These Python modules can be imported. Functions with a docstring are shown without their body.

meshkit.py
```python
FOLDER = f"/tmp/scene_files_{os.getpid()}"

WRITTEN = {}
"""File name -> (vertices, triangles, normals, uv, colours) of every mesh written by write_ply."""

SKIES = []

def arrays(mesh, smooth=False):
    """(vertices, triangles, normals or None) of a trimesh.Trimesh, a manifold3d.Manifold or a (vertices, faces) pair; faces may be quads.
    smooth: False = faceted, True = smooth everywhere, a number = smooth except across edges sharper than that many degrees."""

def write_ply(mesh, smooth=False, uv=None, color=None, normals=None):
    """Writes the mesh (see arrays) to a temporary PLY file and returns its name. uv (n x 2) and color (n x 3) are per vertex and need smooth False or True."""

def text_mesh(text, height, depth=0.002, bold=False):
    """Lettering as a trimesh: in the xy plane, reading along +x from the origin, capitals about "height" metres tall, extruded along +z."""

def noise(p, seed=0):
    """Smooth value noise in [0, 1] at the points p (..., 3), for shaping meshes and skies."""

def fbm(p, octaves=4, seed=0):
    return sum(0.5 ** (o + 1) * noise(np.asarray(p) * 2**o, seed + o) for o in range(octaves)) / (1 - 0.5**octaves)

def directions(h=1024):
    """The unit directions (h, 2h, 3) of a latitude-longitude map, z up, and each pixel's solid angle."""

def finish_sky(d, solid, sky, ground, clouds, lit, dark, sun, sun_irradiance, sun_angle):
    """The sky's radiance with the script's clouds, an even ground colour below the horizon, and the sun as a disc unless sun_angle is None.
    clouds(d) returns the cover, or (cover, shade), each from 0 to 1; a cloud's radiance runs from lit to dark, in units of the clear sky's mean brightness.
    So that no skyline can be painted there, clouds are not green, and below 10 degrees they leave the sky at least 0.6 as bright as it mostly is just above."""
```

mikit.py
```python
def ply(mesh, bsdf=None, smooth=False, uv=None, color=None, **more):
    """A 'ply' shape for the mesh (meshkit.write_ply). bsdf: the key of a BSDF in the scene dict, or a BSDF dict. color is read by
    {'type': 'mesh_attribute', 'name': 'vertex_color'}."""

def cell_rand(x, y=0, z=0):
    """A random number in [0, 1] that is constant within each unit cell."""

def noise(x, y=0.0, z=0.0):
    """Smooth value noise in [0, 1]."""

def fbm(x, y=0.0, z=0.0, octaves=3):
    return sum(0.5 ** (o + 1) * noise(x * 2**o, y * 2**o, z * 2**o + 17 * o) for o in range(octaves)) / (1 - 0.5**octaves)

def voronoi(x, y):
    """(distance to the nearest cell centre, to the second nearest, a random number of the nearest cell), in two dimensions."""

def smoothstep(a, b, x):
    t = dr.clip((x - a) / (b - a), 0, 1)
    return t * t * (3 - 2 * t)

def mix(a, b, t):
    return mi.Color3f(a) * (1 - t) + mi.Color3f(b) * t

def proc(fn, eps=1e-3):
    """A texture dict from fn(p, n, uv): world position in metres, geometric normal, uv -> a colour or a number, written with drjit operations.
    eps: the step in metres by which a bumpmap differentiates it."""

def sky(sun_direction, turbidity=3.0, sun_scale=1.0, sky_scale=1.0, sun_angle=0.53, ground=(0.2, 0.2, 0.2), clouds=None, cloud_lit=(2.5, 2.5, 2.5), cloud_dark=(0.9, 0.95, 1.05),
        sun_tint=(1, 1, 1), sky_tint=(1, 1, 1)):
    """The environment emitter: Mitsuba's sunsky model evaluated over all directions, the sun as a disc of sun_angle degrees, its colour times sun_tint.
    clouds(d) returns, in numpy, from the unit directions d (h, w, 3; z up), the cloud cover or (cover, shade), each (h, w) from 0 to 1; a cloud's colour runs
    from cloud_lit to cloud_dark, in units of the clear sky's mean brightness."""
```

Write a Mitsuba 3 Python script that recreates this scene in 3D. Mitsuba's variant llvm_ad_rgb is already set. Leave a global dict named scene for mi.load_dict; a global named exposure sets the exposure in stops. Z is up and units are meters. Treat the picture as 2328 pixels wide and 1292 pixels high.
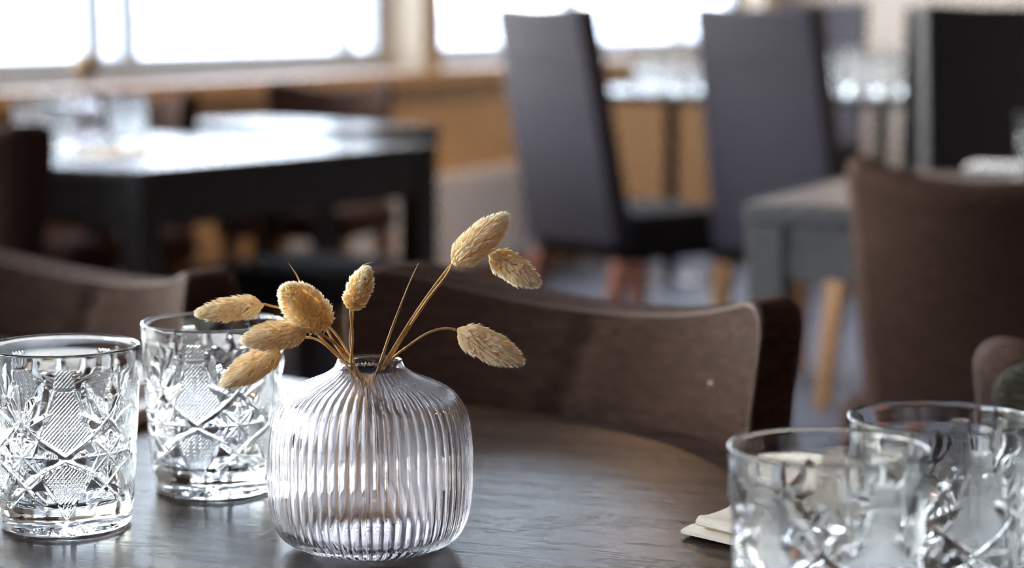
import math
import numpy as np
import trimesh
import shapely.geometry as sg
import manifold3d as m3
import mitsuba as mi
import drjit as dr
import mikit
import meshkit
from mikit import noise, fbm, smoothstep, mix, proc

T = mi.ScalarTransform4f
scene, labels = {}, {}
rng = np.random.default_rng(7)

# ------------------------------------------------------------------ camera, sky, exposure
CAM = np.array([0.0, 0.0, 1.0355])
PITCH = math.atan(616 / 5000)
scene["camera"] = {
    "type": "thinlens",
    "fov": 2 * math.degrees(math.atan(1164 / 5000)),
    "fov_axis": "x",
    "aperture_radius": 0.0070,
    "focus_distance": 1.225,
    "near_clip": 0.02,
    "to_world": T().look_at(origin=CAM.tolist(), target=[0, math.cos(PITCH), 1.0355 - math.sin(PITCH)], up=[0, 0, 1]),
}


def clouds(d):
    q = d / np.maximum(d[..., 2:3], 0.08)
    c = meshkit.fbm(q * np.array([1.3, 1.3, 1.0]))
    return np.clip((c - 0.25) * 3.0, 0.25, 1), np.clip((c - 0.5) * 1.5, 0, 0.5)


scene["sky"] = mikit.sky([-0.8, 0.35, 0.42], turbidity=4.0, sun_scale=0.0, sky_scale=10.5, ground=(0.62, 0.64, 0.68),
                         clouds=clouds, cloud_lit=(1.08, 1.18, 1.33), cloud_dark=(0.83, 0.93, 1.08), sky_tint=(1.0, 1.0, 1.0))
exposure = 2.92

# ------------------------------------------------------------------ helpers
EA = np.array([0.4067, 0.9136])          # along the window wall, away from the viewer
EB = np.array([0.9136, -0.4067])         # from the window wall into the room
WB = -3.56                               # the window wall's inner face
A0, A1 = -4.0, 11.6                      # the room's two ends
B1 = 4.2


def room(m):
    """(b, a, z) of the room's own axes to the world."""
    v = np.array(m.vertices)
    w = np.column_stack([v[:, :1] * EB + v[:, 1:2] * EA, v[:, 2]])
    return trimesh.Trimesh(w, m.faces, process=False)


def box(x0, x1, y0, y1, z0, z1):
    m = trimesh.creation.box(extents=[x1 - x0, y1 - y0, z1 - z0])
    m.apply_translation([(x0 + x1) / 2, (y0 + y1) / 2, (z0 + z1) / 2])
    return m


def bevel(x0, x1, y0, y1, z0, z1, r=0.004):
    p = []
    for sx, xa in ((-1, x0), (1, x1)):
        for sy, ya in ((-1, y0), (1, y1)):
            for sz, za in ((-1, z0), (1, z1)):
                c = np.array([xa - sx * r, ya - sy * r, za - sz * r])
                k = r * 0.62
                for o in ((r, 0, 0), (0, r, 0), (0, 0, r), (k, k, k * 0.9)):
                    p.append(c + np.array(o) * [sx, sy, sz])
    return m3_mesh(m3.Manifold.hull_points(np.array(p)))


def m3_mesh(man):
    m = man.to_mesh()
    return trimesh.Trimesh(np.array(m.vert_properties[:, :3], float), np.array(m.tri_verts), process=False)


def cat(*ms):
    return trimesh.util.concatenate(list(ms))


def tube(points, radii, sides=6, caps=True):
    p = np.asarray(points, float)
    n = len(p)
    r = np.broadcast_to(np.asarray(radii, float), (n,))
    t = np.gradient(p, axis=0)
    t /= np.linalg.norm(t, axis=1, keepdims=True)
    a = np.cross(t[0], [0, 0, 1.0] if abs(t[0, 2]) < 0.9 else [1.0, 0, 0])
    A = []
    for i in range(n):
        a = a - t[i] * (a @ t[i])
        a = a / np.linalg.norm(a)
        A.append(a)
    A = np.array(A)
    B = np.cross(t, A)
    ang = np.arange(sides) * 2 * np.pi / sides
    v = p[:, None] + r[:, None, None] * (np.cos(ang)[None, :, None] * A[:, None] + np.sin(ang)[None, :, None] * B[:, None])
    v = v.reshape(-1, 3)
    f = []
    for i in range(n - 1):
        for j in range(sides):
            k = (j + 1) % sides
            f += [[i * sides + j, i * sides + k, (i + 1) * sides + k], [i * sides + j, (i + 1) * sides + k, (i + 1) * sides + j]]
    if caps:
        v = np.vstack([v, p[0], p[-1]])
        for j in range(sides):
            k = (j + 1) % sides
            f += [[len(v) - 2, k, j], [len(v) - 1, (n - 1) * sides + j, (n - 1) * sides + k]]
    return trimesh.Trimesh(v, f, process=False)


def spline(pts, n):
    from scipy.interpolate import CubicSpline
    p = np.asarray(pts, float)
    s = np.concatenate([[0], np.cumsum(np.linalg.norm(np.diff(p, axis=0), axis=1))])
    return CubicSpline(s, p)(np.linspace(0, s[-1], n))


def grid_faces(n, m, wrap):
    """Faces of an n x m vertex grid, closed along the second index if wrap; quads face outward for z-up rows and anticlockwise columns."""
    i, j = np.meshgrid(np.arange(n - 1), np.arange(m if wrap else m - 1), indexing="ij")
    i, j = i.ravel(), j.ravel()
    k = (j + 1) % m
    a, b, c, d = i * m + j, i * m + k, (i + 1) * m + k, (i + 1) * m + j
    return np.vstack([np.column_stack([a, b, c]), np.column_stack([a, c, d])])


def revolve(profile, sides=48):
    """Closed solid from a profile of (r, z) points, given from the axis at the bottom outward, up, and back to the axis."""
    m = trimesh.creation.revolve(np.asarray(profile, float), sections=sides)
    if m.volume < 0:
        m.invert()
    return m


def put(key, mesh, mat, smooth=False, m=None, **more):
    scene[key] = mikit.ply(mesh, mat, smooth=smooth, **({"to_world": m} if m is not None else {}), **more)
    return key


def again(key, shape, m):
    scene[key] = {**shape, "to_world": m}
    return key


def tag(key, label=None, category=None, group=None, kind=None):
    labels[key] = {k: v for k, v in (("label", label), ("category", category), ("group", group), ("kind", kind)) if v}


def numbered(name):
    if not any(k == name or k.startswith(name + "__") for k in list(scene) + list(labels)):
        return name
    i = 1
    while any(k == f"{name}_{i:03d}" or k.startswith(f"{name}_{i:03d}__") for k in list(scene) + list(labels)):
        i += 1
    return f"{name}_{i:03d}"


def place(x, y, z=0.0, deg=0.0):
    return T().translate([x, y, z]).rotate([0, 0, 1], deg)


# ------------------------------------------------------------------ materials
def principled(color, rough=0.5, spec=0.5, **more):
    c = color if isinstance(color, dict) else {"type": "rgb", "value": list(color)}
    return {"type": "principled", "base_color": c, "roughness": rough, "specular": spec, **more}


def two(b):
    return {"type": "twosided", "bsdf": b}


GD = (-0.945, 0.327)      # direction of the grain on the near table


def wood_top(p, n, uv):
    s = p.x * GD[0] + p.y * GD[1]
    t = p.x * GD[1] - p.y * GD[0]
    wob = 0.004 * noise(s * 9, t * 20)
    band = fbm(s * 5, (t + wob) * 90, 0, 3)
    fine = noise(s * 60, (t + wob) * 900)
    pore = smoothstep(0.62, 0.80, noise(s * 130, t * 1500, 3.0)) * smoothstep(0.35, 0.6, noise(s * 25, t * 160, 9.0))
    c = mix((0.0125, 0.0066, 0.0044), (0.035, 0.0185, 0.0125), smoothstep(0.3, 0.75, band) * 0.7 + 0.3 * fine)
    return mix(c, (0.005, 0.0035, 0.003), pore * 0.85)


def wood_relief(p, n, uv):
    s = p.x * GD[0] + p.y * GD[1]
    t = p.x * GD[1] - p.y * GD[0]
    pore = smoothstep(0.62, 0.80, noise(s * 130, t * 1500, 3.0)) * smoothstep(0.35, 0.6, noise(s * 25, t * 160, 9.0))
    return 0.6 * noise(s * 60, t * 900) - pore


scene["m_table"] = two({"type": "bumpmap", "arbitrary": {**proc(wood_relief, eps=2e-4)}, "scale": 0.00007,
                        "bsdf": principled(proc(wood_top), 0.27, 0.08)})


def fabric(base, warm, seed):
    def fn(p, n, uv):
        q = p.x * 0.6 + p.y * 0.8
        mott = 0.5 * fbm(p.x * 90 + seed, p.y * 90, p.z * 210, 3) + 0.5 * fbm(p.x * 320 + seed, p.y * 320, p.z * 700, 2)
        slub = noise(p.x * 260 + seed, p.y * 260, p.z * 1300)
        weave = noise(p.x * 1300, p.y * 1300, p.z * 1500)
        return mix(base, warm, dr.clip(smoothstep(0.3, 0.7, mott) * 0.6 + 0.25 * slub + 0.25 * weave, 0, 1))
    return fn


def weave_relief(p, n, uv):
    return noise(p.x * 1100, p.y * 1100, p.z * 1300) + 0.5 * fbm(p.x * 60, p.y * 60, p.z * 120)


scene["m_brown_fabric"] = two({"type": "bumpmap", "arbitrary": proc(weave_relief, eps=3e-4), "scale": 0.00035,
                               "bsdf": principled(proc(fabric((0.0095, 0.0044, 0.0029), (0.060, 0.0295, 0.0205), 0.0)), 0.85, 0.12, sheen=0.15, sheen_tint=0.6)})
scene["m_piping"] = two(principled((0.10, 0.06, 0.046), 0.7, 0.3, sheen=0.3))
scene["m_dark_twill"] = two(principled(proc(lambda p, n, uv: mix((0.012, 0.011, 0.007), (0.050, 0.044, 0.030),
                            smoothstep(0.45, 0.8, noise((p.x + p.y) * 1500 + p.z * 1500, (p.x + p.y) * 600 - p.z * 600)))), 0.85, 0.2))
scene["m_grey_fabric"] = two(principled((0.046, 0.039, 0.049), 0.6, 0.35, sheen=0.3))
scene["m_dark_fabric"] = two(principled((0.022, 0.018, 0.018), 0.6, 0.35))
scene["m_black_seat"] = two(principled((0.012, 0.012, 0.014), 0.8, 0.12))
scene["m_oak"] = two(principled(proc(lambda p, n, uv: mix((0.40, 0.19, 0.06), (0.56, 0.29, 0.11), fbm(p.x * 60, p.y * 60, p.z * 6))), 0.45, 0.5))
scene["m_red_wood"] = two(principled(proc(lambda p, n, uv: mix((0.24, 0.085, 0.05), (0.34, 0.135, 0.08), fbm(p.x * 60, p.y * 60, p.z * 6))), 0.45, 0.5))
scene["m_black_wood"] = two(principled(proc(lambda p, n, uv: mix((0.006, 0.005, 0.005), (0.012, 0.010, 0.010), fbm(p.x * 25, p.y * 25, p.z * 25))), 0.28, 0.6))
scene["m_grey_wood"] = two(principled(proc(lambda p, n, uv: mix((0.075, 0.071, 0.068), (0.105, 0.10, 0.096), fbm(p.x * 25, p.y * 25, p.z * 25))), 0.35, 0.5))
scene["m_panel"] = two(principled(proc(lambda p, n, uv: mix((0.60, 0.385, 0.17), (0.72, 0.48, 0.24), fbm((p.x * EA[0] + p.y * EA[1]) * 30, p.z * 3, 0))), 0.5, 0.4))
scene["m_wall"] = two(principled((0.60, 0.51, 0.42), 0.9, 0.2))
scene["m_dark_wall"] = two(principled((0.09, 0.065, 0.05), 0.9, 0.2))
scene["m_pier"] = two(principled((0.60, 0.50, 0.38), 0.8, 0.2))
scene["m_ceiling"] = two(principled((0.40, 0.38, 0.36), 0.95, 0.1))
scene["m_floor"] = two(principled(proc(lambda p, n, uv: mix((0.085, 0.103, 0.145), (0.110, 0.128, 0.17), fbm(p.x * 9, p.y * 9, 0))), 0.5, 0.4))
scene["m_frame"] = two(principled((0.46, 0.49, 0.51), 0.5, 0.3))
scene["m_sill"] = two(principled((0.62, 0.62, 0.62), 0.6, 0.3))
scene["m_radiator"] = two(principled((0.78, 0.80, 0.79), 0.45, 0.4))
scene["m_pane"] = {"type": "thindielectric", "int_ior": 1.5}
scene["m_glass"] = {"type": "dielectric", "int_ior": 1.52, "ext_ior": 1.0, "specular_transmittance": {"type": "rgb", "value": [0.985, 0.992, 0.995]}}
scene["m_vase_glass"] = {"type": "dielectric", "int_ior": 1.50, "ext_ior": 1.0, "specular_transmittance": {"type": "rgb", "value": [0.978, 0.968, 0.983]}}
scene["m_straw"] = two(principled(proc(lambda p, n, uv: mix((0.50, 0.27, 0.09), (0.72, 0.46, 0.20), noise(p.x * 300, p.y * 300, p.z * 90))), 0.55, 0.4))
scene["m_seed"] = {"type": "principledthin", "base_color": {"type": "mesh_attribute", "name": "vertex_color"}, "roughness": 0.7, "diff_trans": 0.9, "spec_trans": 0.0}
scene["m_seed_core"] = two(principled((0.85, 0.62, 0.32), 0.8, 0.2))
scene["m_linen"] = two({"type": "bumpmap", "arbitrary": proc(lambda p, n, uv: noise((p.x + p.y) * 1400, (p.x - p.y) * 1400, p.z * 1400), eps=2e-4), "scale": 0.0003,
                        "bsdf": principled((0.74, 0.69, 0.60), 0.85, 0.2, sheen=0.3)})
scene["m_white_cloth"] = two(principled((0.80, 0.78, 0.76), 0.85, 0.2))
scene["m_tan_cloth"] = two(principled((0.55, 0.45, 0.33), 0.85, 0.2))
scene["m_lint"] = two(principled((0.8, 0.78, 0.75), 0.9, 0.1))
scene["m_copper"] = {"type": "roughconductor", "material": "Cu", "alpha": 0.15}
scene["m_brown_flower"] = two(principled((0.34, 0.22, 0.12), 0.8, 0.2))
scene["m_brass"] = two(principled((0.55, 0.40, 0.20), 0.3, 0.5, metallic=1.0))

# ------------------------------------------------------------------ the room
H = 2.85
put("floor", room(box(WB - 0.2, B1, A0, A1, -0.05, 0.0)), "m_floor")
tag("floor", "blue grey restaurant floor between the tables", kind="structure")
put("ceiling", room(box(WB - 0.2, B1, A0, A1, H, H + 0.05)), "m_ceiling")
tag("ceiling", "plain white ceiling", kind="structure")
SILL, HEAD = 0.83, 2.62
put("wall_left__panel", room(box(WB - 0.2, WB, A0, A1, 0.0, SILL - 0.03)), "m_panel")
put("wall_left__lintel", room(box(WB - 0.2, WB, A0, A1, HEAD, H)), "m_wall")
tag("wall_left", "window wall with tan wood panelling below the windows", kind="structure")
put("trim_1", room(bevel(WB - 0.2, WB + 0.020, A0, A1, SILL - 0.03, SILL, 0.006)), "m_sill")
put("trim_2", room(bevel(WB + 0.0205, WB + 0.040, A0, A1, SILL - 0.055, SILL, 0.004)), "m_panel")
tag("trim_2", "tan wood edge along the window sill", kind="structure")
tag("trim_1", "white window sill board", kind="structure")
# (start, end, mullions) of the window openings along the wall
openings = [(-3.4, -1.1, [-2.2]), (-0.85, 1.75, [0.5]), (2.0, 4.55, [3.3]), (4.68, 7.20, [5.36, 5.54, 6.90]), (7.36, 11.28, [9.0, 10.4])]
edges = [A0] + [e for o in openings for e in o[:2]] + [A1]
for i in range(0, len(edges), 2):
    put("wall_left__pier" + (f"_{i // 2:03d}" if i else ""), room(box(WB - 0.2, WB, edges[i], edges[i + 1], SILL, HEAD)), "m_pier")
F = 0.075
for i, (a, b, mul) in enumerate(openings):
    k = f"window_{i + 1}"
    y0, y1 = WB - 0.20, WB - 0.15
    fr = [box(y0, y1, a, b, SILL, SILL + F), box(y0, y1, a, b, HEAD - F, HEAD), box(y0, y1, a, a + F, SILL + F, HEAD - F), box(y0, y1, b - F, b, SILL + F, HEAD - F)]
    put(k + "__frame", room(cat(*fr)), "m_frame")
    cuts = [a + F] + mul + [b - F]
    for j, m in enumerate(mul):
        put(k + "__mullion" + (f"_{j:03d}" if j else ""), room(box(y0, y1 + 0.01, m - 0.032, m + 0.032, SILL + F, HEAD - F)), "m_frame")
    for j in range(len(cuts) - 1):
        c0, c1 = cuts[j] + (0.032 if j else 0), cuts[j + 1] - (0.032 if j < len(cuts) - 2 else 0)
        q = trimesh.Trimesh([[WB - 0.175, c0, SILL + F], [WB - 0.175, c1, SILL + F], [WB - 0.175, c1, HEAD - F], [WB - 0.175, c0, HEAD - F]], [[0, 1, 2], [0, 2, 3]], process=False)
        put(k + "__pane" + (f"_{j:03d}" if j else ""), room(q), "m_pane")
    tag(k, "grey framed window overexposed by the bright sky", kind="structure")
put("wall_back", room(box(WB - 0.2, B1, A1, A1 + 0.15, 0, H)), "m_wall")
tag("wall_back", "warm beige plaster end wall", kind="structure")
put("wall_right", room(box(B1, B1 + 0.15, A0, A1, 0, H)), "m_dark_wall")
tag("wall_right", "brown plaster side wall", kind="structure")
put("wall_front", room(box(WB - 0.2, B1, A0 - 0.15, A0, 0, H)), "m_dark_wall")
tag("wall_front", "brown plaster wall behind the viewer", kind="structure")

# radiator under the windows
k = "radiator"
ra0, ra1 = 6.02, 8.75
put(k + "__body", room(bevel(WB + 0.03, WB + 0.11, ra0, ra1, 0.10, 0.45, 0.012)), "m_radiator")
put(k + "__top_grille", room(cat(*[box(WB + 0.035, WB + 0.105, ra0 + 0.02 + j * 0.03, ra0 + 0.032 + j * 0.03, 0.45, 0.455) for j in range(int((ra1 - ra0) / 0.03) - 1)])), "m_radiator")
for j, a in enumerate((ra0 + 0.2, ra1 - 0.2)):
    put(k + "__foot" + (f"_{j:03d}" if j else ""), room(box(WB + 0.04, WB + 0.10, a - 0.02, a + 0.02, 0.0, 0.10)), "m_radiator")
tag(k, "long pale grey radiator low on the wood panelled window wall", "radiator")

# pendant lamps over the room
def lamp(x, y, where):
    k = numbered("pendant_lamp")
    g = 0.055
    bulb = trimesh.creation.icosphere(3, g)
    bulb.apply_translation([x, y, 1.95])
    scene[k + "__bulb"] = mikit.ply(bulb, two(principled((0.9, 0.9, 0.9))), smooth=True, emitter={"type": "area", "radiance": {"type": "rgb", "value": [6.0, 2.8, 1.0]}})
    sh = [(0.012, 2.13), (0.05, 2.12), (0.13, 2.04), (0.16, 1.96), (0.157, 1.96), (0.126, 2.037), (0.048, 2.115), (0.012, 2.122)]
    s = trimesh.creation.revolve(np.array(sh + [sh[0]]), sections=32)
    s.apply_translation([x, y, 0])
    put(k + "__shade", s, "m_brass", smooth=30)
    put(k + "__cord", tube([[x, y, 2.125], [x, y, 2.5], [x, y, H]], 0.004), "m_black_wood")
    tag(k, f"warm pendant lamp hanging from the ceiling {where}", "lamp", "pendant lamps")


lamp(1.5, 0.3, "to the right of the near table")
lamp(1.2, -1.6, "behind the viewer on the right")
lamp(-0.7, -1.4, "behind the viewer on the left")
lamp(2.9, 2.2, "over the far right tables")


def downlight(b, a, where):
    k = numbered("ceiling_downlight")
    disc = trimesh.creation.cylinder(0.045, 0.004, sections=24)
    disc.apply_translation([b, a, H - 0.006])
    scene[k + "__bulb"] = mikit.ply(room(disc), two(principled((0.9, 0.9, 0.9))), emitter={"type": "area", "radiance": {"type": "rgb", "value": [90.0, 54.0, 27.0]}})
    rg = trimesh.creation.annulus(0.046, 0.062, 0.010, sections=24)
    rg.apply_translation([b, a, H - 0.005])
    put(k + "__trim_ring", room(rg), "m_frame")
    tag(k, f"warm recessed ceiling downlight {where}", "lamp", "recessed downlights")


for b, a, where in [(-2.6, 4.6, "over the black table"), (-2.6, 7.0, "over the radiator"), (-2.4, 9.4, "over the far tables"), (-0.4, 6.0, "over the tall grey chairs"), (0.0, 9.0, "near the end wall")]:
    downlight(b, a, where)


# ------------------------------------------------------------------ the near table
TZ = 0.74
poly = sg.Polygon([(0.132, 1.531), (0.44, 0.38), (-0.55, 0.25), (-0.95, 1.2), (-0.721, 2.197)]).buffer(-0.06).buffer(0.06, quad_segs=12)


def slab_poly(pg, z0, z1, r):
    """A table top: the outline extruded, its upper and lower edges rounded."""
    layers = [(r, z0), (r * 0.3, z0 + r * 0.3), (0, z0 + r), (0, z1 - r), (r * 0.3, z1 - r * 0.3), (r, z1)]
    pts = []
    for d, z in layers:
        c = np.array(pg.buffer(-d).exterior.coords)[:-1]
        pts.append(np.column_stack([c, np.full(len(c), z)]))
    return m3_mesh(m3.Manifold.hull_points(np.vstack(pts)))


put("dining_table__top", slab_poly(poly, TZ - 0.032, TZ, 0.004), "m_table", smooth=30)
inner = poly.buffer(-0.10)
ring = inner.difference(inner.buffer(-0.022))
ap = trimesh.creation.extrude_polygon(ring, 0.075, engine="earcut")
ap.apply_translation([0, 0, TZ - 0.032 - 0.075])
put("dining_table__apron", ap, "m_black_wood")
for j, (x, y) in enumerate([(0.05, 1.42), (0.29, 0.52), (-0.42, 0.42), (-0.68, 1.92)]):
    put("dining_table__leg" + (f"_{j:03d}" if j else ""), bevel(x - 0.03, x + 0.03, y - 0.03, y + 0.03, 0.0, TZ - 0.0325, 0.004), "m_black_wood")
tag("dining_table", "near dark stained wooden table carrying the ribbed glass vase and cut glass tumblers", "table")


# ------------------------------------------------------------------ chairs
def slab(outline, layers):
    """Hull of an outline (x, z) set at several depths y, each with its inset: a panel with rounded edges."""
    pg, pts = sg.Polygon(outline), []
    for inset, y in layers:
        c = np.array(pg.buffer(-inset).exterior.coords)[:-1] if inset > 0 else np.array(pg.exterior.coords)[:-1]
        pts.append(np.column_stack([c[:, 0], np.full(len(c), y), c[:, 1]]))
    return m3.Manifold.hull_points(np.vstack(pts))


def back_outline(wb, wt, z0, z1, r):
    p = sg.Polygon([(-wb / 2, z0), (wb / 2, z0), (wt / 2, z1), (-wt / 2, z1)])
    return np.array(p.buffer(-r).buffer(r, quad_segs=10).exterior.coords)[:-1]


def tapered_leg(x, y, z, top, bottom, dx, dy):
    p = [[x + sx * top + 0, y + sy * top, z] for sx in (-1, 1) for sy in (-1, 1)] + [[x + dx + sx * bottom, y + dy + sy * bottom, 0] for sx in (-1, 1) for sy in (-1, 1)]
    return m3_mesh(m3.Manifold.hull_points(np.array(p)))


def make_brown_chair():
    """Parts of the low upholstered chair; it faces +y."""
    lean, wrap, y0 = math.tan(math.radians(9)), 0.070, -0.16

    def bend(v):
        v = np.array(v)
        dz = v[:, 2] - 0.45
        v[:, 2] += 0.034 * (np.abs(v[:, 0] / 0.19) ** 2 - 0.80) * np.clip((v[:, 2] - 0.62) / 0.2, 0, 1)
        v[:, 1] += y0 - lean * dz + wrap * (v[:, 0] / 0.18) ** 2 * np.clip(0.35 + dz / 0.35, 0.2, 1.2) * 0.8
        return v
    out = back_outline(0.315, 0.408, 0.43, 0.83, 0.034)
    t = 0.075
    man = slab(out, [(0.006, 0.0), (0.0018, -0.0018), (0, -0.006), (0, -t + 0.026), (0.008, -t + 0.010), (0.026, -t)])
    b = m3_mesh(man.refine_to_length(0.014))
    n = np.array(b.vertices)
    # seat creases pressed into the front face
    k = np.clip(1 + n[:, 1] / 0.004, 0, 1)
    n[:, 1] -= k * 0.007 * np.exp(-((n[:, 0] - 0.03 + 0.25 * (n[:, 2] - 0.75)) / 0.008) ** 2) * np.clip((n[:, 2] - 0.66) / 0.06, 0, 1)
    n[:, 1] += k * 0.006 * (meshkit.fbm(n * 14.0 + 3) - 0.5)
    back = trimesh.Trimesh(bend(n), b.faces, process=False)
    pg = sg.Polygon(out).buffer(-0.003)
    rim = np.array(pg.exterior.coords)
    rim = rim[np.r_[np.arange(len(rim))]]
    s = sg.LineString(rim)
    pts = np.array([s.interpolate(q).coords[0] for q in np.linspace(0, s.length, 110)])
    pts = pts[:-1]
    pipe = bend(np.column_stack([pts[:, 0], np.full(len(pts), -0.002), pts[:, 1]]))
    piping = tube(np.vstack([pipe, pipe[:1]]), 0.0021, 5, caps=False)
    seat = m3_mesh(m3.Manifold.hull_points(np.vstack([np.column_stack([np.array(sg.box(-0.21, -0.20, 0.21, 0.25).buffer(-0.05).buffer(0.05 - i, quad_segs=6).exterior.coords)[:-1], np.full(28, z)])
                   for i, z in ((0.02, 0.39), (0.0, 0.40), (0.0, 0.45), (0.008, 0.465), (0.03, 0.475))])))
    legs = [tapered_leg(sx * 0.17, y, 0.395, 0.022, 0.013, sx * 0.02, dy) for sx in (-1, 1) for y, dy in ((0.19, 0.02), (-0.15, -0.06))]
    return {"seat": (seat, 40), "backrest": (back, 40), "backrest__piping": (piping, True), "leg": (legs[0], False), "leg_001": (legs[1], False), "leg_002": (legs[2], False), "leg_003": (legs[3], False)}


def make_tall_chair():
    """Parts of the tall parsons chair; it faces +y."""
    lean = math.tan(math.radians(11))

    def bend(v):
        v = np.array(v)
        v[:, 1] += -0.16 - lean * (v[:, 2] - 0.45) + 0.016 * (v[:, 0] / 0.2) ** 2
        v[:, 2] -= np.where(v[:, 2] > 0.9, 0.012 * (1 - (v[:, 0] / 0.22) ** 2), 0)
        return v
    out = back_outline(0.40, 0.365, 0.395, 1.06, 0.012)
    t = 0.07
    man = slab(out, [(0.008, 0.0), (0.002, -0.002), (0, -0.008), (0, -t + 0.008), (0.002, -t + 0.002), (0.008, -t)])
    b = m3_mesh(man.refine_to_length(0.03))
    back = trimesh.Trimesh(bend(b.vertices), b.faces, process=False)
    seat = bevel(-0.215, 0.215, -0.165, 0.25, 0.352, 0.485, 0.015)
    legs = [tapered_leg(sx * 0.18, y, 0.355, 0.022, 0.015, 0, dy) for sx in (-1, 1) for y, dy in ((0.21, 0.0), (-0.17, -0.07))]
    return {"seat": (seat, 30), "backrest": (back, 40), "leg": (legs[0], False), "leg_001": (legs[1], False), "leg_002": (legs[2], False), "leg_003": (legs[3], False)}


BROWN, TALL = make_brown_chair(), make_tall_chair()
chair_cache = {}


def chair(parts, name, x, y, facing, fabric_m, leg_m, label, group, zscale=1.0):
    """facing: the angle in degrees of the direction in which a sitter looks, anticlockwise from +x."""
    k = numbered(name)
    m = T().translate([x, y, 0]).rotate([0, 0, 1], facing - 90).scale([1, 1, zscale])
    for part, (mesh, smooth) in parts.items():
        mat = leg_m if part.startswith("leg") else "m_piping" if part.endswith("piping") else fabric_m
        key = (id(parts), part, mat)
        if key not in chair_cache:
            chair_cache[key] = mikit.ply(mesh, mat, smooth=smooth)
        again(f"{k}__{part}", chair_cache[key], m)
    tag(k, label, "chair", group)
    return k


G1 = "brown upholstered dining chairs"
ff = math.degrees(math.atan2(-0.788, -0.615))


def back_corner(cx, cy, facing, half=0.187, dz=0.38):
    """The chair's origin from where the top of its backrest's front right corner, seen from the front side's left, stands."""
    a = math.radians(facing)
    f, r = np.array([math.cos(a), math.sin(a)]), np.array([math.sin(a), -math.cos(a)])
    lean = math.tan(math.radians(9))
    o = np.array([cx, cy]) - f * (-0.16 - lean * dz + 0.070 * 1.2 * 0.8) + r * half
    return o


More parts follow.
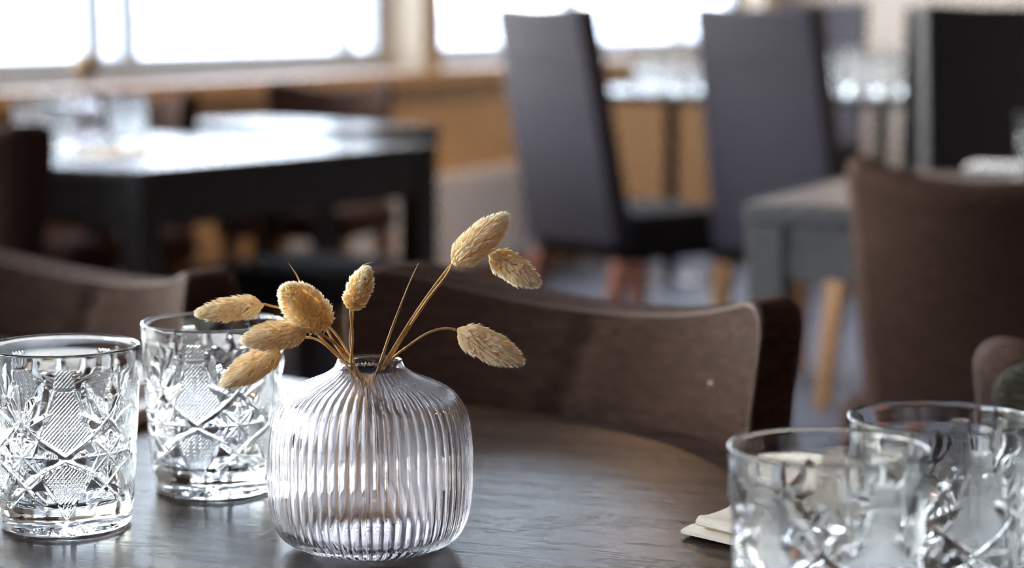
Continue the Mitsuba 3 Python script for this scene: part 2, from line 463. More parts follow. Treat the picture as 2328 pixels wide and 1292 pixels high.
x, y = back_corner(0.178, 1.556, ff)
c0 = chair(BROWN, "dining_chair", x, y, ff, "m_brown_fabric", "m_oak", "brown fabric chair directly behind the ribbed vase, across the near table", G1)
fl = trimesh.creation.icosphere(1, 0.0018)
fl.vertices *= [1, 1, 0.8]
fl.apply_translation([0.1474, 1.6048, 0.7640])
put(c0 + "__lint_fleck", fl, "m_lint", smooth=True)
labels[c0 + "__lint_fleck"] = {"label": "tiny white fleck of lint"}
x, y = back_corner(-0.282, 1.91, ff)
chair(BROWN, "dining_chair", x, y, ff, "m_brown_fabric", "m_oak", "brown fabric chair behind the left cut glass tumblers, far side of the near table", G1, 0.975)
fa = 66.0      # the room's own direction
chair(BROWN, "dining_chair", 0.741, 3.27, fa, "m_brown_fabric", "m_red_wood", "large brown chair seen from behind, in front of the small grey table on the right", G1)
x, y = -0.965, 4.40
chair(BROWN, "dining_chair", x, y, 57.5, "m_brown_fabric", "m_oak", "dark brown chair cut off by the left edge, at the black table", G1)
x, y = back_corner(-0.375, 6.6, -107.5)
chair(BROWN, "dining_chair", x, y, -107.5, "m_brown_fabric", "m_oak", "blurred brown chair beyond the black table, before the tan panelled wall", G1)
x, y = back_corner(-0.854, 5.72, ff)
chair(BROWN, "dining_chair", x, y, ff, "m_brown_fabric", "m_oak", "brown chair half hidden by the glasses on the black table", G1)
k = chair(BROWN, "dining_chair", 0.549, 1.715, 85.0, "m_brown_fabric", "m_oak", "brown chair with dark twill back panel at the right edge behind the tumblers", G1, 0.968)
bp = slab(back_outline(0.308, 0.392, 0.46, 0.822, 0.026), [(0.006, -0.079), (0.002, -0.0775), (0, -0.070), (0.0, -0.06)]).refine_to_length(0.02)
bp = m3_mesh(bp)
v = np.array(bp.vertices)
dz = v[:, 2] - 0.45
v[:, 1] += -0.16 - math.tan(math.radians(9)) * dz + 0.070 * (v[:, 0] / 0.18) ** 2 * np.clip(0.35 + dz / 0.35, 0.2, 1.2) * 0.8
put(k + "__back_panel", trimesh.Trimesh(v, bp.faces, process=False), "m_dark_twill", smooth=40, m=place(0.549, 1.715, 0, -5.0).scale([1, 1, 0.968]))
labels[k + "__back_panel"] = {"label": "dark twill panel on the back"}

G2 = "tall grey dining chairs"


def tall(x, y, facing, fab, leg, label, zs=1.0):
    k = chair(TALL, "high_back_chair", x, y, facing, fab, leg, label, G2, zs)
    m = T().translate([x, y, 0]).rotate([0, 0, 1], facing - 90).scale([1, 1, zs])
    scene[k + "__seat"] = mikit.ply(TALL["seat"][0], "m_black_seat", smooth=30, to_world=m)


tall(0.325, 6.28, 38.0, "m_grey_fabric", "m_red_wood", "tall grey chair left of centre background, backlit by the window")
tall(0.835, 6.02, 50.0, "m_grey_fabric", "m_oak", "tall grey chair with orange oak legs, second from the left of the tall ones")
tall(1.20, 9.05, -112.0, "m_grey_fabric", "m_red_wood", "tall grey chair farthest back, half hidden behind the oak legged one", 1.03)
tall(1.125, 4.66, -84.0, "m_dark_fabric", "m_red_wood", "tall dark chair in the upper right corner")
tall(1.48, 7.22, 78.0, "m_dark_fabric", "m_red_wood", "tall dark chair peeking out left of the upper right corner one")


# ------------------------------------------------------------------ tables of the background
def table(name, ax, ay, deg, L, W, mat, label, leg=0.06, apron=0.088, h=TZ):
    """ax, ay: a corner; L along deg, W to its left."""
    k = numbered(name)
    m = place(ax, ay, 0, deg)
    put(k + "__top", bevel(0, L, 0, W, h - 0.03, h, 0.003), mat, m=m)
    for j, (x0, x1, y0, y1) in enumerate([(leg, L - leg, 0.012, 0.032), (leg, L - leg, W - 0.032, W - 0.012), (0.012, 0.032, leg, W - leg), (L - 0.032, L - 0.012, leg, W - leg)]):
        put(k + "__apron" + (f"_{j:03d}" if j else ""), box(x0, x1, y0, y1, h - 0.03 - apron, h - 0.03), mat, m=m)
    for j, (x, y) in enumerate([(0.004, 0.004), (L - leg - 0.004, 0.004), (0.004, W - leg - 0.004), (L - leg - 0.004, W - leg - 0.004)]):
        put(k + "__leg" + (f"_{j:03d}" if j else ""), bevel(x, x + leg, y, y + leg, 0, h - 0.03, 0.003), mat, m=m)
    tag(k, label, "table")
    return m


mA = table("background_table", -0.706, 4.177, 57.5, 1.0, 1.05, "m_black_wood", "black wooden table left of centre with window glare on its top")
table("background_table", -0.48, 5.53, 45.0, 0.41, 0.74, "m_black_wood", "small dark table just beyond the black table's far right corner", leg=0.05)
mR = table("background_table", 0.364, 3.44, -24.0, 1.25, 0.80, "m_grey_wood", "grey wooden table behind the large brown chair on the right", leg=0.06)


def pedestal(x, y, deg, s, label):
    k = numbered("pedestal_table")
    m = place(x, y, 0, deg)
    put(k + "__top", bevel(-s / 2, s / 2, -s / 2, s / 2, TZ - 0.035, TZ, 0.003), "m_black_wood", m=m)
    put(k + "__column", revolve([(0, 0.02), (0.028, 0.02), (0.028, TZ - 0.035), (0, TZ - 0.035)], 20), "m_black_wood", smooth=30, m=m)
    put(k + "__base", revolve([(0, 0), (0.21, 0), (0.21, 0.01), (0.04, 0.03), (0, 0.03)], 32), "m_black_wood", smooth=30, m=m)
    tag(k, label, "table")


pedestal(0.62, 8.55, -24.0, 0.80, "dark pedestal table between the two tall grey chairs")
pedestal(1.38, 8.22, -24.0, 0.80, "dark pedestal table between the oak legged tall chair and the tall dark ones")

k = "upholstered_stool"
m = place(-0.46, 4.98, 0, 57.5)
put(k + "__seat", bevel(-0.22, 0.22, -0.20, 0.20, 0.39, 0.47, 0.02), "m_black_seat", smooth=30, m=m)
for j, (sx, sy) in enumerate([(-1, -1), (1, -1), (-1, 1), (1, 1)]):
    put(k + "__leg" + (f"_{j:03d}" if j else ""), tapered_leg(sx * 0.18, sy * 0.16, 0.392, 0.018, 0.014, 0, 0), "m_black_wood", m=m)
tag(k, "black upholstered seat under the black table", "stool")

# ------------------------------------------------------------------ cut glass tumbler
TH = 0.1055


def tumbler_mesh(nphi, nz):
    Rm, half = 0.041, math.pi / 5
    U = half * Rm
    phi = np.arange(nphi) * 2 * np.pi / nphi
    z = np.concatenate([np.linspace(0.0035, TH * 0.955, nz - 12), np.linspace(TH * 0.955, TH - 0.0012, 13)[1:]])
    P, Z = np.meshgrid(phi, z)
    a = np.abs((P + half) % (2 * half) - half)
    u = a * Rm

    def seg(x, y, p, q, w, k, taper=False):
        p, q = np.array(p), np.array(q)
        d = q - p
        L2 = d @ d
        t = ((x - p[0]) * d[0] + (y - p[1]) * d[1]) / L2
        tc = np.clip(t, 0, 1)
        dist = np.hypot(x - p[0] - tc * d[0], y - p[1] - tc * d[1])
        ww = w * np.sqrt(np.clip(1 - (2 * t - 1) ** 2, 0, 1)) if taper else w
        return np.clip(ww - dist, 0, None) * k

    depth = np.zeros_like(Z)

    def cut(d):
        np.maximum(depth, d, out=depth)

    for x in (u, 2 * U - u, -u):
        # the crossing bands
        cut(seg(x, Z, (0, 0.0470), (0.0150, 0.0575), 0.0021, 0.75))
        cut(seg(x, Z, (0, 0.0445), (0.0152, 0.0370), 0.0021, 0.75))
        cut(seg(x, Z, (0.0150, 0.0575), (0.0050, 0.0850), 0.0012, 0.7))
        cut(seg(x, Z, (0.0150, 0.0370), (0.0, 0.0125), 0.0012, 0.7))
        cut(seg(x, Z, (0.0150, 0.0370), (0.0380, 0.0185), 0.0028, 0.7))
        cut(seg(x, Z, (0.0150, 0.0575), (0.0380, 0.0800), 0.0026, 0.7))
        cut(seg(x, Z, (0.0150, 0.0575), (0.0195, 0.0468), 0.0018, 0.7))
        cut(seg(x, Z, (0.0195, 0.0468), (0.0150, 0.0370), 0.0018, 0.7))
        # plain scoops beside the tall diamond
        cut(seg(x, Z, (0.0105, 0.0900), (0.0150, 0.0660), 0.0042, 0.40, True))
        cut(seg(x, Z, (0.0040, 0.0460), (0.0135, 0.0470), 0.0048, 0.28, True))
        # the fan of leaves over the star
        for ang in (-60, -30, 0, 30, 60):
            s, c = math.sin(math.radians(ang)), math.cos(math.radians(ang))
            L = 0.027 - 0.00010 * abs(ang)
            cut(seg(x, Z, (U + 0.003 * s, 0.0615 + 0.003 * c), (U + L * s, 0.0615 + L * c), 0.0045, 0.52, True))
        # the star: long rays, then short ones between
        for q in range(16):
            ang = math.pi / 8 * q
            L = 0.0125 if q % 2 == 0 else 0.0080
            cut(seg(x, Z, (U, 0.0465), (U + L * math.sin(ang), 0.0465 + L * math.cos(ang)), 0.0017 if q % 2 == 0 else 0.0011, 0.7))
        for q in range(8):
            a0, a1 = math.pi / 4 * q, math.pi / 4 * (q + 3)
            cut(seg(x, Z, (U + 0.0125 * math.sin(a0), 0.0465 + 0.0125 * math.cos(a0)), (U + 0.0125 * math.sin(a1), 0.0465 + 0.0125 * math.cos(a1)), 0.0010, 0.75))
    # cross hatching in the two diamonds and the cap
    def inside(pg):
        ok = np.ones_like(Z, bool)
        for (x0, y0), (x1, y1) in zip(pg, pg[1:]):
            ok &= (x1 - x0) * (Z - y0) - (y1 - y0) * (u - x0) >= 0
        return ok
    hatch = np.maximum(0, 1 - np.abs(((u + Z * 0.85) / 0.0021) % 1 - 0.5) * 4) + 0
    hatch2 = np.maximum(0, 1 - np.abs(((u - Z * 0.85) / 0.0021) % 1 - 0.5) * 4)
    hh = np.maximum(hatch, hatch2) * 0.00062
    for pg in ([(0, 0.0487), (0.0138, 0.0578), (0.0042, 0.0845), (0, 0.0845)], [(0, 0.0140), (0.0138, 0.0372), (0, 0.0432)], [(0, 0.0865), (0.0055, 0.0865), (0.0040, 0.0965), (0, 0.0965)]):
        cut(np.where(inside(pg), hh, 0))
    R0 = 0.0375 + (0.0447 - 0.0375) * (Z / TH)
    raise_ = 0.0009 * np.clip((Z - 0.010) / 0.004, 0, 1) * np.clip((0.094 - Z) / 0.012, 0, 1)
    R = R0 + raise_ - np.minimum(depth, 0.0024) * np.clip((Z - 0.0105) / 0.002, 0, 1)
    outer = np.stack([R * np.cos(P), R * np.sin(P), Z], -1)
    ring = lambda r, zz: np.column_stack([r * np.cos(phi), r * np.sin(phi), np.broadcast_to(zz, phi.shape)])  # noqa: E731
    rows = []
    # underneath: a foot ring around a star cut in the hollow
    for r in (0.0015, 0.006, 0.011, 0.016, 0.021, 0.026, 0.030):
        ray = np.abs(((phi * 24 / (2 * np.pi)) % 1) - 0.5) * 2
        rows.append(ring(r, 0.0012 + 0.0016 * (1 - ray) * np.clip(r / 0.008, 0, 1) * np.clip((0.0295 - r) / 0.004, 0, 1)))
    rows += [ring(0.0315, 0.0004), ring(0.0325, 0.0), ring(0.0350, 0.0), ring(0.0366, 0.0008), ring(0.0373, 0.002)]
    rows += list(outer)
    rt = 0.0447
    rows += [ring(rt - 0.0002, TH - 0.0005), ring(rt - 0.0008, TH), ring(rt - 0.0015, TH), ring(rt - 0.0021, TH - 0.0006), ring(rt - 0.0023, TH - 0.0015)]
    for zz in np.linspace(TH - 0.004, 0.024, 24):
        wall = 0.0024 + 0.0026 * np.clip((0.094 - zz) / 0.02, 0, 1)
        rows.append(ring(0.0375 + (0.0447 - 0.0375) * zz / TH - wall, zz + 0.0 * phi))
    for r, zz in ((0.0328, 0.0205), (0.0315, 0.0180), (0.0285, 0.0160), (0.023, 0.0148), (0.016, 0.0142), (0.008, 0.0140), (0.0015, 0.0140)):
        rows.append(ring(r, zz))
    V = np.vstack(rows)
    n = len(rows)
    F = grid_faces(n, nphi, True)
    V = np.vstack([V, [0, 0, 0.0012], [0, 0, 0.0140]])
    j = np.arange(nphi)
    F = np.vstack([F, np.column_stack([j * 0 + len(V) - 2, (j + 1) % nphi, j]), np.column_stack([j * 0 + len(V) - 1, (n - 1) * nphi + j, (n - 1) * nphi + (j + 1) % nphi])])
    return trimesh.Trimesh(V, F, process=False)


def merged_normal_ply(mesh, mat):
    return mikit.ply(mesh, mat, smooth=True)


TUMBLER = merged_normal_ply(tumbler_mesh(560, 210), "m_glass")
GT = "cut glass tumblers"


def tumbler(shape, x, y, deg, label, z=TZ, group=GT, tall=1.0):
    k = numbered("cut_glass_tumbler")
    again(k, shape, place(x, y, z + 0.0002, deg).scale([1, 1, tall]))
    tag(k, label, "glass", group)


def towards(x, y):
    return math.degrees(math.atan2(-y, -x))


tumbler(TUMBLER, -0.2598, 1.2555, towards(-0.2598, 1.2555) + 1, "clear cut glass tumbler at the left edge, in sharp focus on the near table")
tumbler(TUMBLER, -0.1858, 1.3524, towards(-0.1858, 1.3524) - 15, "clear cut glass tumbler just left of the ribbed vase, behind the dried seed heads")
tumbler(TUMBLER, 0.1402, 0.9569, towards(0.1402, 0.9569) + 33, "blurred cut glass tumbler in front of the folded napkin at lower right")
tumbler(TUMBLER, 0.2042, 1.0284, towards(0.2042, 1.0284) + 24, "blurred cut glass tumbler cut off by the lower right edge")
FAR = mikit.ply(tumbler_mesh(160, 60), "m_glass", smooth=True)
GF = "tumblers on the background tables"
for x, y, s in [(-0.86, 4.93, "right front one of the glass cluster on the black table"), (-0.895, 5.10, "back one of the glass cluster on the black table"),
                (-1.10, 5.35, "backmost one on the black table"), (-1.04, 5.18, "just behind the small vase on the black table"),
                (-1.085, 4.98, "leftmost one on the black table"), (-1.00, 4.82, "front left one on the black table"),
                (1.01, 4.22, "at the right edge on the grey table"),
                (0.50, 8.45, "left one on the pedestal table between the tall grey chairs"), (0.60, 8.38, "middle one on the pedestal table between the tall grey chairs"),
                (0.70, 8.42, "right one on the pedestal table between the tall grey chairs"), (0.56, 8.66, "far one on the pedestal table between the tall grey chairs"),
                (1.22, 8.18, "left one on the pedestal table beside the tall dark chairs"), (1.31, 8.06, "front one on the pedestal table beside the tall dark chairs"),
                (1.40, 8.12, "right one on the pedestal table beside the tall dark chairs"), (1.30, 8.38, "far one on the pedestal table beside the tall dark chairs")]:
    tumbler(FAR, x, y, 40 * x, ("tall blurred clear tumbler, " if y > 8 else "blurred clear tumbler, ") + s, group=GF, tall=1.55 if y > 8 else 1.0)

# ------------------------------------------------------------------ ribbed vase
PROFILE = [(0.0000, 0.0365), (0.0012, 0.0400), (0.0035, 0.0452), (0.0080, 0.0502), (0.0160, 0.0538), (0.026, 0.0557), (0.040, 0.0565), (0.054, 0.0564), (0.065, 0.0555), (0.074, 0.0538),
           (0.0805, 0.0510), (0.0860, 0.0465), (0.0905, 0.0395), (0.0940, 0.0315), (0.0970, 0.0248), (0.0995, 0.0210), (0.1020, 0.0190), (0.1040, 0.0182)]


def vase_mesh(ribs, per, nz, amp=0.0013):
    from scipy.interpolate import PchipInterpolator
    p = np.array(PROFILE)
    s = np.concatenate([[0], np.cumsum(np.hypot(*np.diff(p, axis=0).T))])
    ss = np.linspace(0, s[-1], nz)
    zz, rr = PchipInterpolator(s, p[:, 0])(ss), PchipInterpolator(s, p[:, 1])(ss)
    nphi = ribs * per
    phi = np.arange(nphi) * 2 * np.pi / nphi
    t = np.abs(((phi * ribs / (2 * np.pi)) % 1) - 0.5) * 2          # 1 on a ridge
    wob = 1 + 0.25 * (meshkit.noise(np.column_stack([np.cos(phi) * 9, np.sin(phi) * 9, phi * 0])) - 0.5)
    prof = t ** 2.2 - 0.42                                            # flutes between narrow ridges
    fade = np.clip((0.1015 - zz) / 0.006, 0, 1) * np.clip(zz / 0.003, 0.35, 1)
    scale = amp * np.clip(rr / 0.05, 0.25, 1.1)
    R = rr[:, None] + (scale * fade)[:, None] * (prof * wob)[None]
    outer = np.stack([R * np.cos(phi), R * np.sin(phi), np.broadcast_to(zz[:, None], R.shape)], -1)
    ring = lambda r, z: np.column_stack([r * np.cos(phi), r * np.sin(phi), np.full(nphi, z)])  # noqa: E731
    rows = [ring(r, z) for r, z in ((0.002, 0.0022), (0.015, 0.0020), (0.027, 0.0014), (0.0315, 0.0004), (0.034, 0.0))] + list(outer)
    rows += [ring(0.0181, 0.1046), ring(0.0177, 0.1051), ring(0.0169, 0.1052), ring(0.0163, 0.1047), ring(0.0161, 0.1038)]
    # the inside: smooth, the wall about three millimetres thick, the floor thicker
    zi = np.linspace(0.1025, 0.0085, 90)
    r_of = PchipInterpolator(p[:, 0], p[:, 1])
    waver = 0.00022 * (meshkit.fbm(np.stack([np.broadcast_to(np.cos(phi) * 3.0, (90, nphi)), np.broadcast_to(np.sin(phi) * 3.0, (90, nphi)), np.broadcast_to(zi[:, None] * 40, (90, nphi))], -1)) - 0.5)
    for i, z in enumerate(zi):
        wall = 0.0022 + 0.0012 * np.clip((0.10 - z) / 0.02, 0, 1)
        r = min(float(r_of(z)) - wall, float(r_of(max(z - wall * 0.9, 0.001))) - wall * 0.6)
        if z > 0.075:
            r = min(float(r_of(z)) - wall, float(r_of(min(z + wall, 0.104))) - wall * 0.25)
        rows.append(np.column_stack([(r + waver[i]) * np.cos(phi), (r + waver[i]) * np.sin(phi), np.full(nphi, z)]))
    rlast = float(np.hypot(*rows[-1][0, :2]))
    rows += [ring(rlast * 0.93, 0.0070), ring(rlast * 0.8, 0.0062), ring(rlast * 0.5, 0.0060), ring(0.002, 0.0060)]
    V = np.vstack([*rows, [[0, 0, 0.0022], [0, 0, 0.0060]]])
    n = len(rows)
    j = np.arange(nphi)
    F = np.vstack([grid_faces(n, nphi, True), np.column_stack([j * 0 + len(V) - 2, (j + 1) % nphi, j]), np.column_stack([j * 0 + len(V) - 1, (n - 1) * nphi + j, (n - 1) * nphi + (j + 1) % nphi])])
    return trimesh.Trimesh(V, F, process=False)


VX, VY = -0.0790, 1.2032
scene["glass_vase"] = mikit.ply(vase_mesh(58, 14, 130), "m_vase_glass", smooth=True, to_world=place(VX, VY, TZ + 0.0002, 2.0))
tag("glass_vase", "round ribbed lilac tinted glass vase holding dried grass on the near table", "vase")
scene["glass_vase_001"] = mikit.ply(vase_mesh(58, 4, 50), "m_vase_glass", smooth=True, to_world=place(-0.985, 5.0, TZ + 0.0002, 0))
tag("glass_vase_001", "blurred ribbed glass vase among the tumblers on the black table", "vase")

# ------------------------------------------------------------------ dried canary grass
def seed_head(base, tip, r, seed, n=330, pale=0.5):
    """Overlapping pointed bracts around an axis from base to tip; colours run from straw at the bract's foot to white at its point."""
    g = np.random.default_rng(seed)
    base, tip = np.array(base), np.array(tip)
    ax = tip - base
    L = np.linalg.norm(ax)
    ax /= L
    e1 = np.cross(ax, [0.3, 0.2, 1.0])
    e1 /= np.linalg.norm(e1)
    e2 = np.cross(ax, e1)
    V, F, C = [], [], []
    body = lambda t: np.minimum(np.clip((t + 0.02) / 0.16, 0, 1) ** 0.5, np.clip((1.01 - t) / 0.42, 0, 1) ** 0.55)  # noqa: E731
    for i in range(n):
        t = (i + 0.5) / n
        ph = i * 2.39996 + g.normal(0, 0.12)
        out = np.cos(ph) * e1 + np.sin(ph) * e2
        side = -np.sin(ph) * e1 + np.cos(ph) * e2
        tilt = np.clip(0.95 - 0.70 * t + g.normal(0, 0.10), 0.10, 1.15)
        d = ax * math.cos(tilt) + out * math.sin(tilt)
        nrm = out * math.cos(tilt) - ax * math.sin(tilt)
        ln = 0.0052 * g.uniform(0.85, 1.12)
        w = 0.00105 * g.uniform(0.85, 1.2)
        top = base + ax * (0.10 + 0.94 * t) * L + out * (r * float(body(t)) + g.normal(0.0002, 0.00035))
        foot = top - d * ln
        pts = [foot, foot + d * ln * 0.30 + side * w - nrm * w * 0.2, foot + d * ln * 0.33 + nrm * w * 0.75, foot + d * ln * 0.30 - side * w - nrm * w * 0.2,
               foot + d * ln * 0.68 + side * w * 0.66, foot + d * ln * 0.70 + nrm * w * 0.35, foot + d * ln * 0.68 - side * w * 0.66, top]
        k = len(V)
        V += pts
        F += [[k, k + 1, k + 2], [k, k + 2, k + 3], [k + 1, k + 4, k + 5], [k + 1, k + 5, k + 2], [k + 2, k + 5, k + 6], [k + 2, k + 6, k + 3], [k + 4, k + 7, k + 5], [k + 5, k + 7, k + 6]]
        j = g.uniform(-0.05, 0.05)
        foot_c, mid_c, tip_c = np.array([0.98, 0.66, 0.27]), np.array([1.0, 0.86, 0.56]), np.array([1.0, 0.98, 0.92])
        foot_c = foot_c * (1 - pale) + np.array([0.99, 0.86, 0.60]) * pale
        C += [foot_c + j, mid_c + j, mid_c + j, mid_c + j, (mid_c + tip_c) / 2 + j, (mid_c + tip_c) / 2 + j, (mid_c + tip_c) / 2 + j, tip_c]
    core_t = np.linspace(0.06, 0.78, 12)
    core = tube(base + np.outer(core_t * L, ax), np.maximum((r - 0.0035) * body(core_t) * 0.9, 0.0006), 8)
    return trimesh.Trimesh(np.array(V), F, process=False), np.clip(np.array(C), 0, 1), core


STALKS = [
    ('far left', [-0.1362, 1.2032, 0.876], [-0.174, 1.1992, 0.8712], 0.0064, [[-0.1362, 1.2032, 0.876], [-0.1276, 1.2072, 0.8735], [-0.1162, 1.2152, 0.8705], [-0.1037, 1.2172, 0.8628], [-0.0922, 1.2152, 0.8484], [-0.0885, 1.2112, 0.8428], [-0.0762, 1.1932, 0.802], [-0.0712, 1.1782, 0.7609]]),
    ('upper left', [-0.1039, 1.2072, 0.8642], [-0.1205, 1.1582, 0.89], 0.0103, [[-0.1039, 1.2072, 0.8642], [-0.099, 1.2032, 0.8557], [-0.0937, 1.1972, 0.8492], [-0.0878, 1.1912, 0.844], [-0.0761, 1.1932, 0.8069], [-0.0704, 1.2132, 0.7502]]),
    ('middle left', [-0.1114, 1.1912, 0.8635], [-0.1469, 1.1812, 0.8587], 0.0076, [[-0.1114, 1.1912, 0.8623], [-0.1018, 1.1932, 0.8591], [-0.0949, 1.1972, 0.8529], [-0.091, 1.2032, 0.8475], [-0.086, 1.2072, 0.839], [-0.0745, 1.2132, 0.7981], [-0.0669, 1.2182, 0.749]]),
    ('lower left', [-0.1281, 1.2092, 0.8506], [-0.1612, 1.2032, 0.8305], 0.0076, [[-0.1281, 1.2092, 0.8506], [-0.1208, 1.2052, 0.8561], [-0.1141, 1.2032, 0.8576], [-0.1073, 1.2012, 0.8564], [-0.101, 1.1972, 0.8529], [-0.0958, 1.1952, 0.8483], [-0.0902, 1.1912, 0.844], [-0.076, 1.1912, 0.8122], [-0.0634, 1.1982, 0.7537]]),
    ('short upright', [-0.0891, 1.2032, 0.8736], [-0.078, 1.1812, 0.8984], 0.0066, [[-0.0891, 1.2032, 0.8736], [-0.0882, 1.1992, 0.8648], [-0.0875, 1.1952, 0.8568], [-0.0881, 1.1892, 0.848], [-0.0877, 1.1892, 0.8407], [-0.0834, 1.1932, 0.802], [-0.0819, 1.1932, 0.7524]]),
    ('top right', [-0.0332, 1.2032, 0.8973], [-0.0027, 1.2132, 0.9246], 0.0084, [[-0.0332, 1.2032, 0.8973], [-0.0354, 1.2032, 0.8931], [-0.0434, 1.2032, 0.8826], [-0.0537, 1.2032, 0.8679], [-0.063, 1.2032, 0.8532], [-0.0692, 1.2032, 0.8433], [-0.0795, 1.2032, 0.8298], [-0.0894, 1.2082, 0.799], [-0.0964, 1.2132, 0.7502]]),
    ('drooping right', [-0.0127, 1.2152, 0.9025], [0.0153, 1.2072, 0.8863], 0.0076, [[-0.0127, 1.2152, 0.9025], [-0.0193, 1.2172, 0.9043], [-0.0279, 1.2152, 0.9016], [-0.0376, 1.2112, 0.8922], [-0.0497, 1.2072, 0.876], [-0.0628, 1.2002, 0.8561], [-0.0702, 1.1952, 0.8444], [-0.0799, 1.1972, 0.8283], [-0.0859, 1.1932, 0.802], [-0.0908, 1.1882, 0.7536]]),
    ('low right', [-0.0309, 1.1932, 0.8632], [0.006, 1.1872, 0.8459], 0.0081, [[-0.0309, 1.1932, 0.8632], [-0.0359, 1.1932, 0.864], [-0.0432, 1.1942, 0.8624], [-0.0505, 1.1962, 0.8584], [-0.058, 1.1992, 0.8526], [-0.0647, 1.2022, 0.8472], [-0.0693, 1.2052, 0.8423], [-0.0769, 1.2082, 0.8314], [-0.0837, 1.2152, 0.7977], [-0.0872, 1.2232, 0.7479]]),
]
LEAF = {
    "short upright": [[-0.0765, 1.1992, 0.8997], [-0.08, 1.2012, 0.8987], [-0.084, 1.2052, 0.8956], [-0.087, 1.2072, 0.8917], [-0.0895, 1.2092, 0.8831], [-0.0882, 1.2072, 0.8723], [-0.0892, 1.2022, 0.8595], [-0.087, 1.1912, 0.8465], [-0.0844, 1.1932, 0.8266]],
    "upper left": [[-0.1233, 1.2032, 0.8992], [-0.1206, 1.2052, 0.8948], [-0.1182, 1.2072, 0.89], [-0.1165, 1.2092, 0.8831], [-0.1133, 1.2092, 0.8683], [-0.1097, 1.2072, 0.8617], [-0.1019, 1.2032, 0.8532], [-0.0946, 1.1992, 0.8472], [-0.0883, 1.1972, 0.8382]],
}
WHERE = {"far left": "dried canary grass whose seed head points far left over the tumbler", "upper left": "dried canary grass with a plump seed head at upper left facing the viewer",
         "middle left": "dried canary grass with an orange seed head lying left, below the plump one", "lower left": "dried canary grass with the lowest left seed head, hanging before the tumbler",
         "short upright": "dried canary grass with the small upright seed head above the vase neck", "top right": "dried canary grass with the tallest seed head, pointing up right",
         "drooping right": "dried canary grass whose seed head droops right beside the tallest one", "low right": "dried canary grass on an arched stem with the lowest right seed head"}
for i, (name, base, tip, r, pts) in enumerate(STALKS):
    k = numbered("canary_grass")
    m, c, core = seed_head(base, tip, r * 1.10, 100 + i, n=max(380, int(560 * np.linalg.norm(np.subtract(tip, base)) / 0.038)), pale=0.0 if "left" in name else 0.6)
    scene[k + "__seed_head"] = mikit.ply(m, "m_seed", smooth=False, color=c)
    put(k + "__seed_head__core", core, "m_seed_core", smooth=True)
    sp = spline(pts, 60)
    put(k + "__stem", tube(sp, np.linspace(0.00075, 0.0010, 60), 7), "m_straw", smooth=True)
    if name in LEAF:
        lp = spline(LEAF[name], 40)
        put(k + "__leaf", tube(lp, np.interp(np.linspace(0, 1, 40), [0, 0.2, 0.7, 1], [0.00015, 0.0006, 0.0008, 0.0006]), 6), "m_straw", smooth=True)
    tag(k, WHERE[name], "dried grass", "dried grasses in the ribbed vase")
BLADE = [[-0.0513, 1.2032, 0.899], [-0.0548, 1.2032, 0.8917], [-0.0591, 1.2002, 0.8813], [-0.0639, 1.1982, 0.8686], [-0.0692, 1.1972, 0.8541], [-0.0721, 1.1952, 0.8454], [-0.0773, 1.1952, 0.8311], [-0.0809, 1.1912, 0.7999], [-0.0829, 1.1872, 0.7563]]
put("grass_blade", tube(spline(BLADE, 50), np.interp(np.linspace(0, 1, 50), [0, 0.25, 1], [0.00015, 0.0008, 0.0009]), 7), "m_straw", smooth=True)
tag("grass_blade", "bare pointed straw blade without a seed head, in the ribbed vase", "dried grass")
# the far vase's dried flowers
k = "dried_flower"
put(k + "__stem", tube([[-0.985, 5.0, 0.75], [-0.98, 5.0, 0.86], [-0.97, 5.0, 0.90]], 0.0015), "m_brown_flower", smooth=True)
hd = trimesh.creation.icosphere(3, 0.028)
v = hd.vertices * (1 + 0.35 * (meshkit.noise(hd.vertices * 160)[:, None] - 0.5)) + [-0.965, 5.0, 0.915]
put(k + "__head", trimesh.Trimesh(v, hd.faces, process=False), "m_brown_flower", smooth=True)
tag(k, "blurred brown dried flower in the background vase", "dried grass")


# ------------------------------------------------------------------ napkins
def sheet(path, L, thick, skew=None, n=24, lift=None):
    """Cloth: a cross-section path (y, z) carried along x for L, with thickness; skew(x, s), lift(x, s) shift it in y and z."""
    p = np.asarray(path, float)
    s = np.concatenate([[0], np.cumsum(np.hypot(*np.diff(p, axis=0).T))])
    ss = np.linspace(0, s[-1], 60)
    from scipy.interpolate import PchipInterpolator
    q = np.column_stack([PchipInterpolator(s, p[:, 0])(ss), PchipInterpolator(s, p[:, 1])(ss)])
    t = np.gradient(q, axis=0)
    t /= np.linalg.norm(t, axis=1, keepdims=True)
    nn = np.column_stack([-t[:, 1], t[:, 0]])
    loop = np.vstack([q + nn * thick / 2, (q - nn * thick / 2)[::-1]])
    u = np.concatenate([ss, ss[::-1]]) / s[-1]
    rows = []
    for x in np.linspace(0, 1, n):
        x0 = skew(u) if skew is not None else 0 * u
        rows.append(np.column_stack([x0 + (L - x0) * x, loop[:, 0], loop[:, 1] * (lift(x) if lift else 1)]))
    V = np.vstack(rows)
    m = len(loop)
    F = grid_faces(n, m, True)
    cap = []
    for a in range(m // 2 - 1):
        b = m - 1 - a
        cap += [[a, a + 1, b - 1], [a, b - 1, b]]
    cap = np.array(cap)
    F = np.vstack([F, cap[:, ::-1], cap + (n - 1) * m])
    mesh = trimesh.Trimesh(V, F, process=False)
    if mesh.volume < 0:
        mesh.invert()
    return mesh


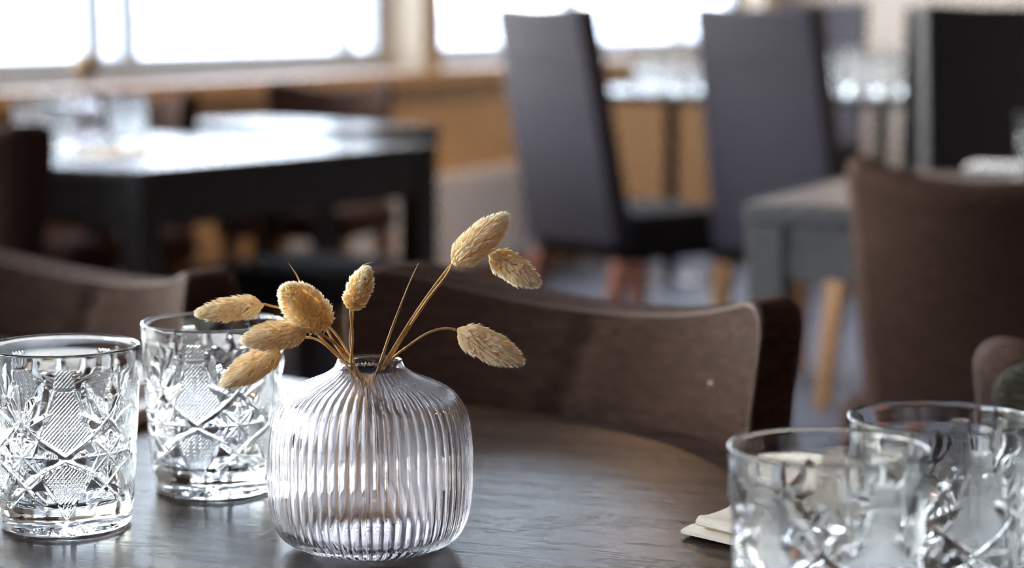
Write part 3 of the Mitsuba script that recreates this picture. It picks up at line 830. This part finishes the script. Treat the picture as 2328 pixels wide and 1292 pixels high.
k = "folded_napkin"
mN = place(0.0955, 1.222, TZ, -48.0)
put(k + "__under_fold", sheet([(0.068, 0.0014), (0.01, 0.0014), (0.0005, 0.0032), (0.010, 0.0054), (0.068, 0.0058)], 0.125, 0.0014, skew=lambda u: 0.000 * u), "m_linen", smooth=40, m=mN)
put(k + "__upper_fold", sheet([(0.054, 0.0070), (0.012, 0.0070), (0.0035, 0.0092), (0.0065, 0.0124), (0.015, 0.0116), (0.030, 0.0124), (0.046, 0.0190), (0.056, 0.0285)], 0.125, 0.0013,
    skew=lambda u: 0.013 - 0.009 * np.clip(u, 0, 1)), "m_linen", smooth=40, m=mN)
tag(k, "cream folded cloth napkin behind the blurred tumblers at lower right", "napkin")
put("fork__handle", tube(np.array([[0.030, 0.036, 0.0165], [0.06, 0.038, 0.0165], [0.09, 0.039, 0.0168], [0.118, 0.040, 0.017]]), [0.0016, 0.0015, 0.0013, 0.0013], 8), "m_copper", smooth=True, m=mN)
tag("fork", "copper coloured cutlery handle tucked into the folded napkin", "cutlery")

k = "folded_napkin_001"
ang = math.degrees(math.atan2(0.788, 0.615))
mP = place(-0.298, 1.525, TZ, ang)
put(k + "__under_fold", bevel(0.0, 0.185, 0.0, 0.20, 0.0, 0.0085, 0.003), "m_tan_cloth", smooth=30, m=mP)
put(k + "__cover_fold", bevel(0.001, 0.184, 0.001, 0.20, 0.0086, 0.011, 0.001), "m_white_cloth", smooth=30, m=mP)
tag(k, "white folded napkin with tan underside behind the left tumblers on the near table", "napkin")
k = "side_plate"
put(k, slab_poly(sg.box(0.0, 0.045, 0.16, 0.19).buffer(-0.03).buffer(0.03, quad_segs=8), 0.0111, 0.020, 0.004), "m_white_cloth", smooth=30, m=mP)
tag(k, "small white rounded plate on the white napkin between the left tumblers", "plate")

k = "folded_napkin_002"
put(k, bevel(0.0, 0.22, 0, 0.12, 0.0003, 0.008, 0.003), "m_tan_cloth", m=place(-0.83, 4.50, TZ, 57))
tag(k, "tan napkin lying near the front corner of the black table", "napkin")
k = "folded_napkin_003"
put(k, bevel(0.0, 0.11, 0, 0.09, 0.0003, 0.014, 0.004), "m_white_cloth", m=place(0.85, 4.13, TZ, -24))
tag(k, "white folded napkin on the grey table at the right edge", "napkin")
k = "folded_napkin_004"
put(k, bevel(0.0, 0.20, 0, 0.12, 0.0003, 0.010, 0.003), "m_tan_cloth", m=place(1.46, 8.02, TZ, -24))
tag(k, "tan napkin on the pedestal table beside the tall dark chairs", "napkin")
